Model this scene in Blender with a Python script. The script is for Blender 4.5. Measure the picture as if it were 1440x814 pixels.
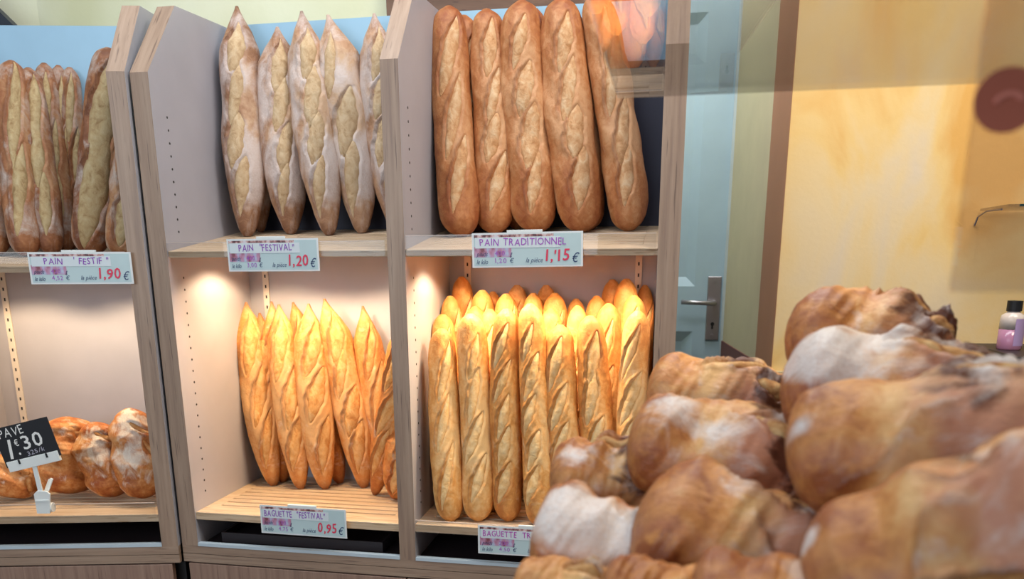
import bpy, math
import numpy as np
from mathutils import Matrix, Vector

for o in list(bpy.data.objects): bpy.data.objects.remove(o)
SC = bpy.context.scene
COL = SC.collection

# ------------------------------------------------------------------ camera
EZ = 1.22                                   # eye height above the floor
F_PX, CY, YAW, PITCH, ROLL = 1120.17, 650.58, 0.1895, 0.2487, -0.0041
_c, _s, _cp, _sp = math.cos(YAW), math.sin(YAW), math.cos(PITCH), math.sin(PITCH)
_cr, _sr = math.cos(ROLL), math.sin(ROLL)
_R0 = np.array([_c, _s, 0.0]); _F0 = np.array([-_s, _c, 0.0]); _Z = np.array([0, 0, 1.0])
FWD = _cp * _F0 - _sp * _Z; _UP0 = _sp * _F0 + _cp * _Z
RIGHT = _cr * _R0 + _sr * _UP0; UP = _cr * _UP0 - _sr * _R0
EYE = np.array([0, 0, EZ])
cam = bpy.data.cameras.new('camera'); camo = bpy.data.objects.new('camera', cam); COL.objects.link(camo)
cam.sensor_width = 36.0; cam.lens = 36.0 * F_PX / 1440.0; cam.shift_y = (CY - 407.0) / 1440.0
cam.clip_start = 0.02
M = Matrix.Identity(4)
for i in range(3):
    M[i][0], M[i][1], M[i][2], M[i][3] = RIGHT[i], UP[i], -FWD[i], EYE[i]
camo.matrix_world = M
cam.dof.use_dof = True; cam.dof.focus_distance = 1.66; cam.dof.aperture_fstop = 4.4
SC.camera = camo

# ------------------------------------------------------------------ world, daylight, exposure
W = bpy.data.worlds.new('world'); SC.world = W; W.use_nodes = True
W.node_tree.nodes['Background'].inputs[0].default_value = (0.80, 0.90, 1.0, 1)
W.node_tree.nodes['Background'].inputs[1].default_value = 0.23
def area(name, loc, target, sx, sy, power, col):
    l = bpy.data.lights.new(name, 'AREA'); l.shape = 'RECTANGLE'; l.size = sx; l.size_y = sy; l.energy = power; l.color = col
    o = bpy.data.objects.new(name, l); COL.objects.link(o); o.location = loc
    o.rotation_euler = (Vector(target) - Vector(loc)).to_track_quat('-Z', 'Y').to_euler()
    return o
area('shop_window_daylight', (-1.7, -2.2, 2.0), (-0.4, 1.7, 1.2), 2.6, 1.6, 52, (0.78, 0.89, 1.0))
area('ceiling_lamp_light', (-0.4, 1.32, 2.66), (-0.4, 1.36, 0), 2.0, 0.4, 27, (0.95, 0.97, 1.0))
area('ceiling_lamp_light', (0.9, 0.9, 2.64), (0.9, 1.6, 0.6), 0.6, 0.5, 22, (1.0, 0.88, 0.70))
area('passage_fill_light', (-0.1, 2.4, 2.66), (0.1, 2.7, 1.0), 0.3, 0.3, 19, (0.90, 0.95, 1.0))  # unseen fill light added to brighten the door and its recess
vs = SC.view_settings
SC.display_settings.display_device = 'sRGB'
vs.view_transform = 'Standard'; vs.look = 'None'; vs.exposure = 0.0; vs.gamma = 1.0; vs.use_curve_mapping = False

# ------------------------------------------------------------------ geometry helpers
def ray(px, py):
    a = (px - 720) / F_PX; b = (py - CY) / F_PX
    return FWD + a * RIGHT - b * UP
def at(px, py, Y):                           # point of depth Y seen at a photo pixel
    r = ray(px, py); return EYE + r * (Y / r[1])
def at_z(px, py, z):
    r = ray(px, py); return EYE + r * ((z - EZ) / r[2])
def m_per_px(P): return float(np.dot(np.asarray(P) - EYE, FWD)) / F_PX
def hexc(h):
    h = h.lstrip('#'); v = [int(h[i:i + 2], 16) / 255 for i in (0, 2, 4)]
    return tuple((x / 12.92 if x <= 0.04045 else ((x + 0.055) / 1.055) ** 2.4) for x in v) + (1,)
def nrm(v): v = np.asarray(v, float); return v / np.linalg.norm(v)

class MB:
    def __init__(s): s.v = []; s.f = []; s.mi = []
    def poly_prism(s, pts_a, pts_b, m=0, mside=None):
        n = len(pts_a); o = len(s.v); s.v += [tuple(p) for p in pts_a] + [tuple(p) for p in pts_b]
        s.f.append(tuple(o + i for i in range(n))[::-1]); s.mi.append(m)
        s.f.append(tuple(o + n + i for i in range(n))); s.mi.append(m)
        for i in range(n):
            j = (i + 1) % n
            s.f.append((o + i, o + j, o + n + j, o + n + i)); s.mi.append(m if mside is None else mside[i])
        return s
    def box(s, x0, x1, y0, y1, z0, z1, m=0):
        a = [(x0, y0, z0), (x1, y0, z0), (x1, y1, z0), (x0, y1, z0)]
        b = [(x, y, z1) for x, y, _ in a]
        return s.poly_prism(a, b, m)
    def lathe(s, prof, c=(0, 0, 0), n=24, m=0):
        o = len(s.v); k = len(prof)
        for r, z in prof:
            for i in range(n):
                t = 2 * math.pi * i / n; s.v.append((c[0] + r * math.cos(t), c[1] + r * math.sin(t), c[2] + z))
        for q in range(k - 1):
            for i in range(n):
                j = (i + 1) % n
                s.f.append((o + q * n + i, o + q * n + j, o + (q + 1) * n + j, o + (q + 1) * n + i)); s.mi.append(m)
        s.f.append(tuple(o + i for i in range(n))[::-1]); s.mi.append(m)
        s.f.append(tuple(o + (k - 1) * n + i for i in range(n))); s.mi.append(m)
        return s
    def tube(s, pts, r, n=10, m=0):
        o = len(s.v); pts = [np.array(p, float) for p in pts]
        for i, p in enumerate(pts):
            t = nrm(pts[min(i + 1, len(pts) - 1)] - pts[max(i - 1, 0)])
            u = np.cross(t, (0.31, 0.2, 0.93)); u = nrm(u); w = np.cross(t, u)
            for k in range(n):
                a = 2 * math.pi * k / n; s.v.append(tuple(p + r * (math.cos(a) * u + math.sin(a) * w)))
        for i in range(len(pts) - 1):
            for k in range(n):
                j = (k + 1) % n
                s.f.append((o + i * n + k, o + i * n + j, o + (i + 1) * n + j, o + (i + 1) * n + k)); s.mi.append(m)
        s.f.append(tuple(o + k for k in range(n))[::-1]); s.mi.append(m)
        e = o + (len(pts) - 1) * n
        s.f.append(tuple(e + k for k in range(n))); s.mi.append(m)
        return s
    def build(s, name, mats, parent=None, smooth=False, bevel=0.0):
        me = bpy.data.meshes.new(name); me.from_pydata(s.v, [], s.f)
        if not isinstance(mats, (list, tuple)): mats = [mats]
        for m in mats: me.materials.append(m)
        if len(mats) > 1:
            for p, i in zip(me.polygons, s.mi): p.material_index = i
        if smooth:
            for p in me.polygons: p.use_smooth = True
        o = bpy.data.objects.new(name, me); COL.objects.link(o)
        if parent is not None: o.parent = parent
        if bevel:
            b = o.modifiers.new('bevel', 'BEVEL'); b.width = bevel; b.segments = 2; b.limit_method = 'ANGLE'
        return o
def tag(o, label=None, cat=None, group=None, kind=None):
    if label: o['label'] = label
    if cat: o['category'] = cat
    if group: o['group'] = group
    if kind: o['kind'] = kind
    return o
def empty(name, loc=(0, 0, 0), rz=0.0):
    o = bpy.data.objects.new(name, None); COL.objects.link(o); o.location = loc; o.rotation_euler = (0, 0, rz)
    o.empty_display_size = 0.05
    return o

# ------------------------------------------------------------------ materials
class NT:
    def __init__(s, name):
        s.m = bpy.data.materials.new(name); s.m.use_nodes = True; s.t = s.m.node_tree; s.t.nodes.clear()
        s.out = s.n('ShaderNodeOutputMaterial')
    def n(s, ty, **kw):
        nd = s.t.nodes.new(ty)
        for k, v in kw.items(): setattr(nd, k, v)
        return nd
    def l(s, a, b): s.t.links.new(a, b)
    def bsdf(s, **kw):
        b = s.n('ShaderNodeBsdfPrincipled'); s.l(b.outputs[0], s.out.inputs[0])
        for k, v in kw.items(): b.inputs[k].default_value = v
        return b
    def coord(s, scale=(1, 1, 1), which='Object', rot=(0, 0, 0)):
        t = s.n('ShaderNodeTexCoord'); mp = s.n('ShaderNodeMapping'); mp.inputs['Scale'].default_value = scale
        mp.inputs['Rotation'].default_value = rot
        s.l(t.outputs[which], mp.inputs[0]); return mp.outputs[0]
    def noise(s, co, scale, detail=4, rough=0.55, dist=0.0):
        n = s.n('ShaderNodeTexNoise'); n.inputs['Scale'].default_value = scale; n.inputs['Detail'].default_value = detail
        n.inputs['Roughness'].default_value = rough; n.inputs['Distortion'].default_value = dist
        s.l(co, n.inputs['Vector']); return n.outputs[0]
    def ramp(s, fac, stops):
        r = s.n('ShaderNodeValToRGB'); e = r.color_ramp.elements
        while len(e) < len(stops): e.new(0.5)
        for el, (p, c) in zip(e, stops): el.position = p; el.color = c
        s.l(fac, r.inputs[0]); return r.outputs[0]
    def mix(s, fac, a, b, mode='MIX'):
        m = s.n('ShaderNodeMix', data_type='RGBA', blend_type=mode)
        for sock, v in ((m.inputs[0], fac), (m.inputs[6], a), (m.inputs[7], b)):
            if hasattr(v, 'is_linked'): s.l(v, sock)
            else: sock.default_value = v
        return m.outputs[2]
    def math(s, op, a, b=0.0, clamp=False):
        m = s.n('ShaderNodeMath', operation=op, use_clamp=clamp)
        for sock, v in ((m.inputs[0], a), (m.inputs[1], b)):
            if hasattr(v, 'is_linked'): s.l(v, sock)
            else: sock.default_value = v
        return m.outputs[0]
    def bump(s, h, strength, dist, b, prev=None):
        n = s.n('ShaderNodeBump'); n.inputs['Strength'].default_value = strength; n.inputs['Distance'].default_value = dist
        s.l(h, n.inputs['Height'])
        if prev is not None: s.l(prev, n.inputs['Normal'])
        if b is not None: s.l(n.outputs[0], b.inputs['Normal'])
        return n.outputs[0]

def plain(name, h, rough=0.5, metal=0.0, bump=0.0, **kw):
    t = NT(name); b = t.bsdf(Roughness=rough, Metallic=metal); c = t.coord()
    n = t.noise(c, 9, 3)
    base = hexc(h); dk = tuple(x * 0.92 for x in base[:3]) + (1,)
    t.l(t.ramp(n, [(0.3, dk), (0.7, base)]), b.inputs['Base Color'])
    if bump: t.bump(t.noise(c, 120, 3), bump, 0.002, b)
    for k, v in kw.items(): b.inputs[k].default_value = v
    return t.m
def wood(name, cols, scale, rough=0.42, strength=0.25):
    t = NT(name); b = t.bsdf(Roughness=rough)
    co = t.coord(scale)
    n1 = t.noise(co, 1.0, 6, 0.62, 0.4)
    c = t.ramp(n1, [(0.30, hexc(cols[0])), (0.5, hexc(cols[1])), (0.72, hexc(cols[2]))])
    n2 = t.noise(co, 3.1, 3, 0.5)
    c = t.mix(t.ramp(n2, [(0.60, (0, 0, 0, 1)), (0.68, (1, 1, 1, 1))]), c, hexc(cols[3]))
    t.l(c, b.inputs['Base Color']); t.bump(n1, strength, 0.002, b)
    return t.m
def crust(name, dk, md, lt, flour=0.0, fcol='#d8cfc8', toast='#5a2c14', nscale=14, rough=0.58, fscale=26, stretch=0.35, pink_sheen=None):
    t = NT(name); b = t.bsdf(Roughness=rough)
    co = t.coord((1, stretch, 1))
    oi = t.n('ShaderNodeObjectInfo')
    n1 = t.noise(co, nscale, 5, 0.55, 0.3)
    sh = t.math('ADD', n1, t.math('MULTIPLY', t.math('SUBTRACT', oi.outputs['Random'], 0.5), 0.16))
    n2 = t.noise(t.coord(), nscale * 4.5, 5, 0.65, 0.8)
    sh = t.math('ADD', sh, t.math('MULTIPLY', t.math('SUBTRACT', n2, 0.5), 0.45))
    c = t.ramp(sh, [(0.34, hexc(dk)), (0.5, hexc(md)), (0.66, hexc(lt))])
    if pink_sheen:  # pinkish cool-light sheen put into the crust colour in patches
        nb_ = t.noise(t.coord((1, 0.7, 1)), 9, 3, 0.5, 0.5)
        c = t.mix(t.ramp(nb_, [(0.46, (0, 0, 0, 1)), (0.62, (0.8, 0.8, 0.8, 1))]), c, hexc(pink_sheen))
    ab = t.n('ShaderNodeAttribute', attribute_name='burn')
    bm = t.math('MULTIPLY', t.math('ADD', t.math('MULTIPLY', ab.outputs['Fac'], 0.55), t.math('SUBTRACT', t.noise(t.coord((1, 0.7, 1)), 30, 5, 0.6, 0.8), 0.82)), 7.0, True)
    c = t.mix(t.math('MULTIPLY', bm, 0.9), c, hexc('#54240f'))
    at_ = t.n('ShaderNodeAttribute', attribute_name='toast')
    c = t.mix(t.math('MULTIPLY', at_.outputs['Fac'], 0.8, True), c, hexc(toast))
    af = t.n('ShaderNodeAttribute', attribute_name='flour')
    n3 = t.noise(t.coord((1, 0.6, 1)), fscale, 6, 0.62, 0.6)
    fm = t.math('ADD', t.math('ADD', n3, flour - 0.62), t.math('MULTIPLY', af.outputs['Fac'], 0.42))
    fm = t.math('MULTIPLY', fm, 5.0, True)
    n4 = t.noise(t.coord(), 260, 3, 0.7)
    fm = t.math('MULTIPLY', fm, t.math('ADD', 0.45, t.math('MULTIPLY', n4, 0.75)), True)
    c = t.mix(fm, c, hexc(fcol))
    t.l(c, b.inputs['Base Color'])
    h = t.math('ADD', t.math('MULTIPLY', t.noise(t.coord((1, 0.5, 1)), 60, 4, 0.6), 1.0), t.math('MULTIPLY', n4, 0.25))
    t.bump(h, 0.5, 0.005, b)
    return t.m
def crumb(name, dk, md, lt, rough=0.75):
    t = NT(name); b = t.bsdf(Roughness=rough)
    co = t.coord((1, 0.8, 1))
    n1 = t.noise(co, 55, 6, 0.65, 0.5)
    c = t.ramp(n1, [(0.30, hexc(dk)), (0.46, hexc(md)), (0.66, hexc(lt))])
    ar = t.n('ShaderNodeAttribute', attribute_name='toast')
    c = t.mix(t.math('MULTIPLY', ar.outputs['Fac'], 0.75, True), c, hexc(dk))
    t.l(c, b.inputs['Base Color'])
    h = t.math('ADD', n1, t.math('MULTIPLY', t.noise(t.coord(), 180, 4, 0.7), 0.5))
    t.bump(h, 0.6, 0.005, b)
    return t.m
def glass(name, tint, ior=1.5, rough=0.0):
    t = NT(name)
    geo = t.n('ShaderNodeNewGeometry')
    fr = t.n('ShaderNodeFresnel')
    k = t.math('ADD', t.math('MULTIPLY', geo.outputs['Backfacing'], 1.0 / ior - ior), ior)
    t.l(k, fr.inputs['IOR'])
    tr = t.n('ShaderNodeBsdfTransparent'); tr.inputs[0].default_value = tint
    gl = t.n('ShaderNodeBsdfGlossy'); gl.inputs['Roughness'].default_value = rough
    mx = t.n('ShaderNodeMixShader'); t.l(fr.outputs[0], mx.inputs[0]); t.l(tr.outputs[0], mx.inputs[1]); t.l(gl.outputs[0], mx.inputs[2])
    t.l(mx.outputs[0], t.out.inputs[0]); return t.m
def emit(name, col, s):
    t = NT(name); e = t.n('ShaderNodeEmission'); e.inputs[0].default_value = col; e.inputs[1].default_value = s
    t.l(e.outputs[0], t.out.inputs[0]); return t.m

OAK = ['#8a7263', '#a08774', '#ae9683', '#7c6658']
M_oak_v = wood('oak_vertical', OAK, (70, 70, 3.0))
M_oak_h = wood('oak_horizontal', OAK, (3.0, 70, 90))
M_oak_slant = wood('oak_slanted_edge', OAK, (70, 4.0, 4.0))
M_door_oak = wood('oak_door', ['#85695c', '#977a6b', '#a58877', '#7a6054'], (80, 60, 2.5), strength=0.15)
M_pine = wood('pine_shelf', ['#b79a7a', '#cbb193', '#d8c2a6', '#a98a6a'], (4, 60, 60), strength=0.12)
M_lam = plain('white_laminate', '#b2b1bb', 0.42)
M_lam_blue = plain('pale_blue_laminate', '#9cc4de', 0.42)
M_lam_shade = plain('navy_shade_laminate', '#272739', 0.6)  # navy puts the shade behind the upper loaves into the colour
M_white = plain('white_plastic', '#eef3f2', 0.35)
M_lip = plain('white_edge', '#c3d3de', 0.4)
M_steel = plain('brushed_steel', '#a9a3a6', 0.34, 0.85)
M_strip = plain('white_metal_strip', '#e4d9cd', 0.4)
M_black = plain('black_matte', '#141418', 0.5)
M_tray = plain('dark_tray', '#2b2226', 0.5)
M_acrylic = glass('clear_acrylic', (0.95, 0.95, 0.95, 1), 1.35)
M_glass = glass('shelf_glass', (0.82, 0.81, 0.80, 1), 1.55)
M_glass_edge = plain('glass_edge_green', '#1d3a34', 0.2)
M_led = emit('led_lens', (1.0, 0.80, 0.50, 1), 9)
M_blue_door = plain('painted_blue_grey', '#a3b9c6', 0.45)

def wall_yellow():
    t = NT('sponged_yellow_plaster'); b = t.bsdf(Roughness=0.8); co = t.coord((1, 1, 1), rot=(0, 0.6, 0))
    n = t.noise(t.coord((2.4, 2.4, 1.2), rot=(0, 0.7, 0)), 2.0, 4, 0.5, 0.6)
    c = t.ramp(n, [(0.34, hexc('#e2ac5c')), (0.46, hexc('#ebc682')), (0.58, hexc('#e8cd9e')), (0.70, hexc('#e0ccb0'))])
    t.l(c, b.inputs['Base Color']); t.bump(t.noise(co, 80, 4), 0.15, 0.004, b); return t.m
def wall_pale():
    t = NT('pale_yellow_plaster'); b = t.bsdf(Roughness=0.85); co = t.coord()
    n = t.noise(co, 2.2, 4, 0.5, 0.4)
    c = t.ramp(n, [(0.3, hexc('#d3d3ad')), (0.5, hexc('#e2e3c6')), (0.7, hexc('#e6e8d2'))])
    t.l(c, b.inputs['Base Color']); t.bump(t.noise(co, 60, 4), 0.12, 0.004, b); return t.m
M_wall_y = wall_yellow(); M_wall_p = wall_pale()
M_beige = plain('beige_plaster', '#c2b592', 0.8)
M_brown_shade = plain('brown_edge_shade', '#a87450', 0.7)  # brown tone of the shaded near edge of the wall return
M_dado = plain('dark_red_brown_dado', '#6b3a30', 0.6)
M_brownwood = wood('dark_brown_wood', ['#5f4331', '#6d4f3b', '#7a5a45', '#523828'], (6, 30, 30))
M_floor = plain('floor_tile_grey', '#7d746c', 0.45)
M_ceil = plain('ceiling_white', '#dcd8d0', 0.9)
M_counter = wood('counter_wood', ['#4a3329', '#5b4134', '#6a4d3e', '#3c2a22'], (4, 40, 40))

CR = {
 'festif': crust('crust_rustic', '#7e4a2c', '#a36c46', '#bb9068', 0.12, '#c3b6ac', nscale=12),
 'festival_loaf': crust('crust_floured', '#8a5f42', '#ae8464', '#c6a484', 0.15, '#d3c5bf', nscale=12, fscale=16),
 'festival_baguette': crust('crust_gold', '#b8692e', '#d48c48', '#e2ae74', 0.02, '#efd6bd', toast='#6a2a12', nscale=16),
 'traditional': crust('crust_brown', '#95522a', '#b47646', '#ca986c', -0.06, '#dcc4a8', toast='#6e3414', nscale=12),
 'tradition_baguette': crust('crust_golden', '#ba7436', '#d89b55', '#e9bf84', -0.02, '#f3dcb8', toast='#95521e', nscale=14),
 'pave': crust('crust_pave', '#9a4e1c', '#bf783c', '#d59e66', 0.06, '#ece2d6', toast='#6a2c10', nscale=22, fscale=38, stretch=0.8),
 'rustic': crust('crust_country', '#94522a', '#cb8b4c', '#e2b67c', 0.04, '#e2dcda', toast='#5a2a16', nscale=12, fscale=20, stretch=0.8, pink_sheen='#b87a68', rough=0.46),
}
CB = {
 'festif': crumb('crumb_tan', '#94744a', '#b89e72', '#c8b58c'),
 'festival_loaf': crumb('crumb_wheat', '#a5845c', '#c4a680', '#d4bd9a'),
 'festival_baguette': crumb('crumb_gold', '#c27c3c', '#dda25e', '#e9be84'),
 'traditional': crumb('crumb_brown', '#ac7848', '#c99a6c', '#dabb94'),
 'tradition_baguette': crumb('crumb_cream', '#d09650', '#e6bc80', '#f1d29e'),
 'pave': crumb('crumb_pave', '#a8602a', '#c8925a', '#dcb280'),
 'rustic': crumb('crumb_country', '#7c4020', '#bb8850', '#d6b682'),
}

# ------------------------------------------------------------------ the room
def quad_wall(name, a, b, z0, z1, th, mat, parent=None):     # vertical slab from a to b (front face), thickness behind
    a = np.array(a, float); b = np.array(b, float); d = nrm(b - a); n = np.array([-d[1], d[0]])
    p = [a, b, b + n * th, a + n * th]
    o = MB().poly_prism([(q[0], q[1], z0) for q in p], [(q[0], q[1], z1) for q in p]).build(name, mat, parent)
    if parent is None: tag(o, kind='structure')
    return o
H = 2.72
tag(MB().box(-3.2, 2.6, -3.2, 3.4, -0.1, 0.0).build('floor', M_floor), kind='structure')
tag(MB().box(-3.2, 2.6, -3.2, 3.4, H, H + 0.1).build('ceiling', M_ceil), kind='structure')
quad_wall('wall_back', (-1.667, 2.06), (-0.09, 2.06), 0, H, 0.1, M_wall_p)
quad_wall('wall_left', (-3.1, 1.727), (-1.667, 2.06), 0, H, 0.1, M_wall_p)
DZ = EZ - 0.26                                              # top of the dado
RA, RB = (0.186, 2.74), (0.2545, 2.0)                       # the wall return beside the door
w = quad_wall('wall_return', RA, RB, DZ, H, 0.06, M_beige)
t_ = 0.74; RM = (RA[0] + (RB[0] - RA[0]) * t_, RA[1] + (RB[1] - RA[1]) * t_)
tag(quad_wall('return_shade_strip', (RM[0] - 0.0015, RM[1]), (RB[0] - 0.0015, RB[1]), DZ, H, 0.004, M_brown_shade), kind='structure')  # thin strip that paints the shade on the return's near edge
quad_wall('wall_return_lower', (RA[0] - 0.004, RA[1]), (RB[0] - 0.004, RB[1]), 0, DZ, 0.06, M_dado)
quad_wall('wall_right', (0.2545, 2.0), (2.6, 2.0), DZ, H, 0.1, M_wall_y)
quad_wall('wall_right_lower', (0.2545, 1.99), (2.6, 1.99), 0, DZ - 0.012, 0.11, M_dado)
tag(MB().box(0.2505, 2.6, 1.982, 2.02, DZ - 0.012, DZ).build('trim_2', plain('cream_ledge', '#d8c49a', 0.6)), kind='structure')
quad_wall('wall_recess', (-0.5, 2.80), (0.6, 2.80), 0, H, 0.1, M_wall_p)
# dark sloped beam at the upper left, brown board on the wall at the upper middle
p0, p1 = at(-20, -8, 1.985), at(41, 51, 1.985)
dirv = p1 - p0; p0 = p0 - dirv * 2.2; p1 = p1 + dirv * 0.4
quadpts = [p0, p1, p1 - np.array([0.0, 0, 0.16]) - np.array([0.0, 0, 0]), p0 - np.array([0.0, 0, 0.16])]
tag(MB().poly_prism([tuple(q) for q in quadpts], [(q[0] + 0.02, q[1] - 0.06, q[2]) for q in quadpts]).build('trim_3', plain('dark_beam', '#2e3440', 0.6)), kind='structure')
tag(MB().box(-0.692, -0.095, 2.03, 2.06, EZ + 0.45, H).build('trim_4', M_brownwood), kind='structure')

# the door: a blue-grey leaf with recessed moulded panels
def door_panel(mb, x0, x1, z0, z1, y, bev, dep):
    o = [(x0, y, z0), (x1, y, z0), (x1, y, z1), (x0, y, z1)]
    i = [(x0 + bev, y + dep, z0 + bev), (x1 - bev, y + dep, z0 + bev), (x1 - bev, y + dep, z1 - bev), (x0 + bev, y + dep, z1 - bev)]
    k = len(mb.v); mb.v += o + i
    for a in range(4):
        b = (a + 1) % 4; mb.f.append((k + a, k + b, k + 4 + b, k + 4 + a)); mb.mi.append(0)
    mb.f.append((k + 4, k + 5, k + 6, k + 7)); mb.mi.append(0)
dY = 2.75
mb = MB()
dx0, dx1 = -0.62, 0.178
px0, px1 = dx0 + 0.1, 0.088
zl0, zl1, zu0, zu1 = 0.22, EZ - 0.232, EZ - 0.085, 1.95
def frame_rect(x0, x1, z0, z1): mb.box(x0, x1, dY, dY + 0.04, z0, z1)
frame_rect(dx0, px0, 0.01, 2.05); frame_rect(px1, dx1, 0.01, 2.05)
frame_rect(px0, px1, 0.01, zl0); frame_rect(px0, px1, zl1, zu0); frame_rect(px0, px1, zu1, 2.05)
door_panel(mb, px0, px1, zl0, zl1, dY, 0.035, 0.016); door_panel(mb, px0, px1, zu0, zu1, dY, 0.03, 0.012)
door = tag(mb.build('door_1', M_blue_door), kind='structure')
cH = at(1003, 433, dY - 0.004)
mb = MB(); mb.box(cH[0] - 0.022, cH[0] + 0.022, dY - 0.006, dY, cH[2] - 0.105, cH[2] + 0.102)
plate = mb.build('handle_plate', M_steel, door, bevel=0.003)
zl = cH[2] + 0.018
MB().tube([(cH[0] + 0.002, dY - 0.004, zl), (cH[0] + 0.002, dY - 0.045, zl), (cH[0] - 0.012, dY - 0.055, zl), (cH[0] - 0.06, dY - 0.055, zl + 0.001), (cH[0] - 0.105, dY - 0.052, zl + 0.003)], 0.0075, 12).build('door_handle', M_steel, door, smooth=True)
MB().lathe([(0.006, 0), (0.006, 0.003)], n=16).build('keyhole', M_black, plate)
kh = bpy.data.objects['keyhole']; kh.rotation_euler = (math.pi / 2, 0, 0); kh.location = (cH[0], dY - 0.005, cH[2] - 0.052)
MB().box(cH[0] - 0.003, cH[0] + 0.003, dY - 0.0078, dY - 0.005, cH[2] - 0.068, cH[2] - 0.05).build('keyhole_slot', M_black, plate)
for dz in (0.086, -0.09):
    s = MB().lathe([(0.006, 0), (0.005, 0.003)], n=14).build('screw', M_steel, plate); s.rotation_euler = (math.pi / 2, 0, 0); s.location = (cH[0], dY - 0.005, cH[2] + dz)
tag(MB().box(dx1, dx1 + 0.012, dY - 0.012, dY + 0.05, 0, 2.1).build('trim_5', plain('door_frame_paint', '#b4bec2', 0.5)), kind='structure')
# ------------------------------------------------------------------ bread cabinets
D = 1.615; DEP = 0.357
ZK, ZT = 0.3796, 0.535                                        # kink and top of the side panels, above the eye
def side_panel(x0, x1, name, parent):
    prof = [(0, -0.6545), (0, ZK), (0.122, ZT), (DEP, ZT + 0.012), (DEP, -1.2), (0.05, -1.2), (0.05, -0.6545)]
    a = [(x0, y, z + EZ) for y, z in prof]; b = [(x1, y, z + EZ) for y, z in prof]
    return MB().poly_prism(a, b, 0, [1, 2, 2, 0, 0, 0, 0]).build(name, [M_lam, M_oak_v, M_oak_slant], parent)
def slatted_shelf(parent, x0, x1, zf, tilt, th, name='shelf'):
    sh = empty(name, (0, 0, 0)); sh.parent = parent
    dep = DEP - 0.012
    base = MB().box(x0, x1, 0, dep, -th, -0.0045).build('shelf_board', M_pine, sh)
    slats = []
    y = 0.0; first = True
    slats.append((x0, x1, 0.0, 0.058)); slats.append((x0, x1, dep - 0.03, dep))
    n = 9; pitch = (dep - 0.03 - 0.058) / n
    slats.append((x0, x0 + 0.03, 0.058, dep - 0.03)); slats.append((x1 - 0.03, x1, 0.058, dep - 0.03))
    for i in range(n):
        slats.append((x0 + 0.03, x1 - 0.03, 0.058 + i * pitch + 0.0075, 0.058 + (i + 1) * pitch - (0.0 if i < n - 1 else 0.0)))
    for a, b, c, d in slats:
        MB().box(a, b, c, d, -0.0045, 0.0).build('slat', M_pine, sh, bevel=0.0012)
    sh.location = (0, 0.004, zf + EZ); sh.rotation_euler = (math.atan(tilt), 0, 0)
    return sh
def peg_holes(parent, x, facing, zs, y=0.052):
    mb = MB()
    for z in zs:
        c = (x, y, z + EZ)
        k = len(mb.v); n = 8
        for i in range(n):
            t = 2 * math.pi * i / n; mb.v.append((c[0], c[1] + 0.0022 * math.cos(t), c[2] + 0.0026 * math.sin(t)))
        for i in range(n):
            t = 2 * math.pi * i / n; mb.v.append((c[0] + facing * 0.0006, c[1] + 0.0022 * math.cos(t), c[2] + 0.0026 * math.sin(t)))
        mb.f.append(tuple(range(k + n, k + 2 * n))); mb.mi.append(0)
        for i in range(n):
            j = (i + 1) % n; mb.f.append((k + i, k + j, k + n + j, k + n + i)); mb.mi.append(0)
    return tag(mb.build('peg_holes', M_black, parent), kind='stuff')
def shelf_strip(parent, x, z0, z1, y):
    mb = MB(); mb.box(x - 0.008, x + 0.008, y - 0.004, y, z0 + EZ, z1 + EZ, 0)
    z = z0 + 0.01
    while z < z1 - 0.015:
        mb.box(x - 0.0018, x + 0.0018, y - 0.0046, y - 0.0038, z + EZ, z + 0.008 + EZ, 1); z += 0.026
    return mb.build('shelf_strip', [M_strip, M_black], parent)
def led(parent, x, y, z, power, col=(1.0, 0.72, 0.42), spot=140):
    p = MB().lathe([(0.030, 0), (0.030, -0.006), (0.024, -0.008)], (x, y, z + EZ), 20).build('led_housing', M_white, parent)
    MB().lathe([(0.022, -0.0081), (0.022, -0.0088)], (x, y, z + EZ), 20).build('led_lens', M_led, p)
    l = bpy.data.lights.new('led_spot', 'SPOT'); l.energy = power; l.color = col; l.spot_size = math.radians(spot); l.spot_blend = 0.35; l.shadow_soft_size = 0.02
    o = bpy.data.objects.new('led_spot', l); COL.objects.link(o); o.parent = parent; o.location = (x, y, z - 0.013 + EZ); o.rotation_euler = (math.radians(-2), 0, 0)
def guard(parent, x0, x1, z0, z1, y=-0.003):
    mb = MB().box(x0 + 0.004, x1 - 0.004, y - 0.0025, y, z0 + EZ, z1 + EZ)
    g = mb.build('acrylic_guard', M_acrylic, parent)
    MB().box(x0 + 0.004, x1 - 0.004, y - 0.0026, y + 0.0001, z1 + EZ - 0.0006, z1 + EZ + 0.0007).build('guard_edge', plain('acrylic_edge', '#cdbfb6', 0.3), g)
def lower_front(root, x0, x1, doors):
    MB().box(x0, x1, 0.0, 0.02, EZ - 0.6749 + 0.0008, EZ - 0.6545).build('bottom_rail', M_oak_h, root)
    MB().box(x0, x1, 0.0, 0.02, EZ - 0.6957, EZ - 0.6749 - 0.0008).build('lower_rail', M_oak_h, root)
    MB().box(x0, x1, 0.012, 0.03, EZ - 0.70, EZ - 0.656).build('rail_backing', M_black, root)
    for a, b in doors:
        MB().box(a, b, 0.0, 0.019, 0.1, EZ - 0.6957 - 0.004).build('door', M_door_oak, root, bevel=0.001)
    MB().box(x0, x1, 0.03, 0.048, 0.02, EZ - 0.67).build('carcass_front', M_black, root)
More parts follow.
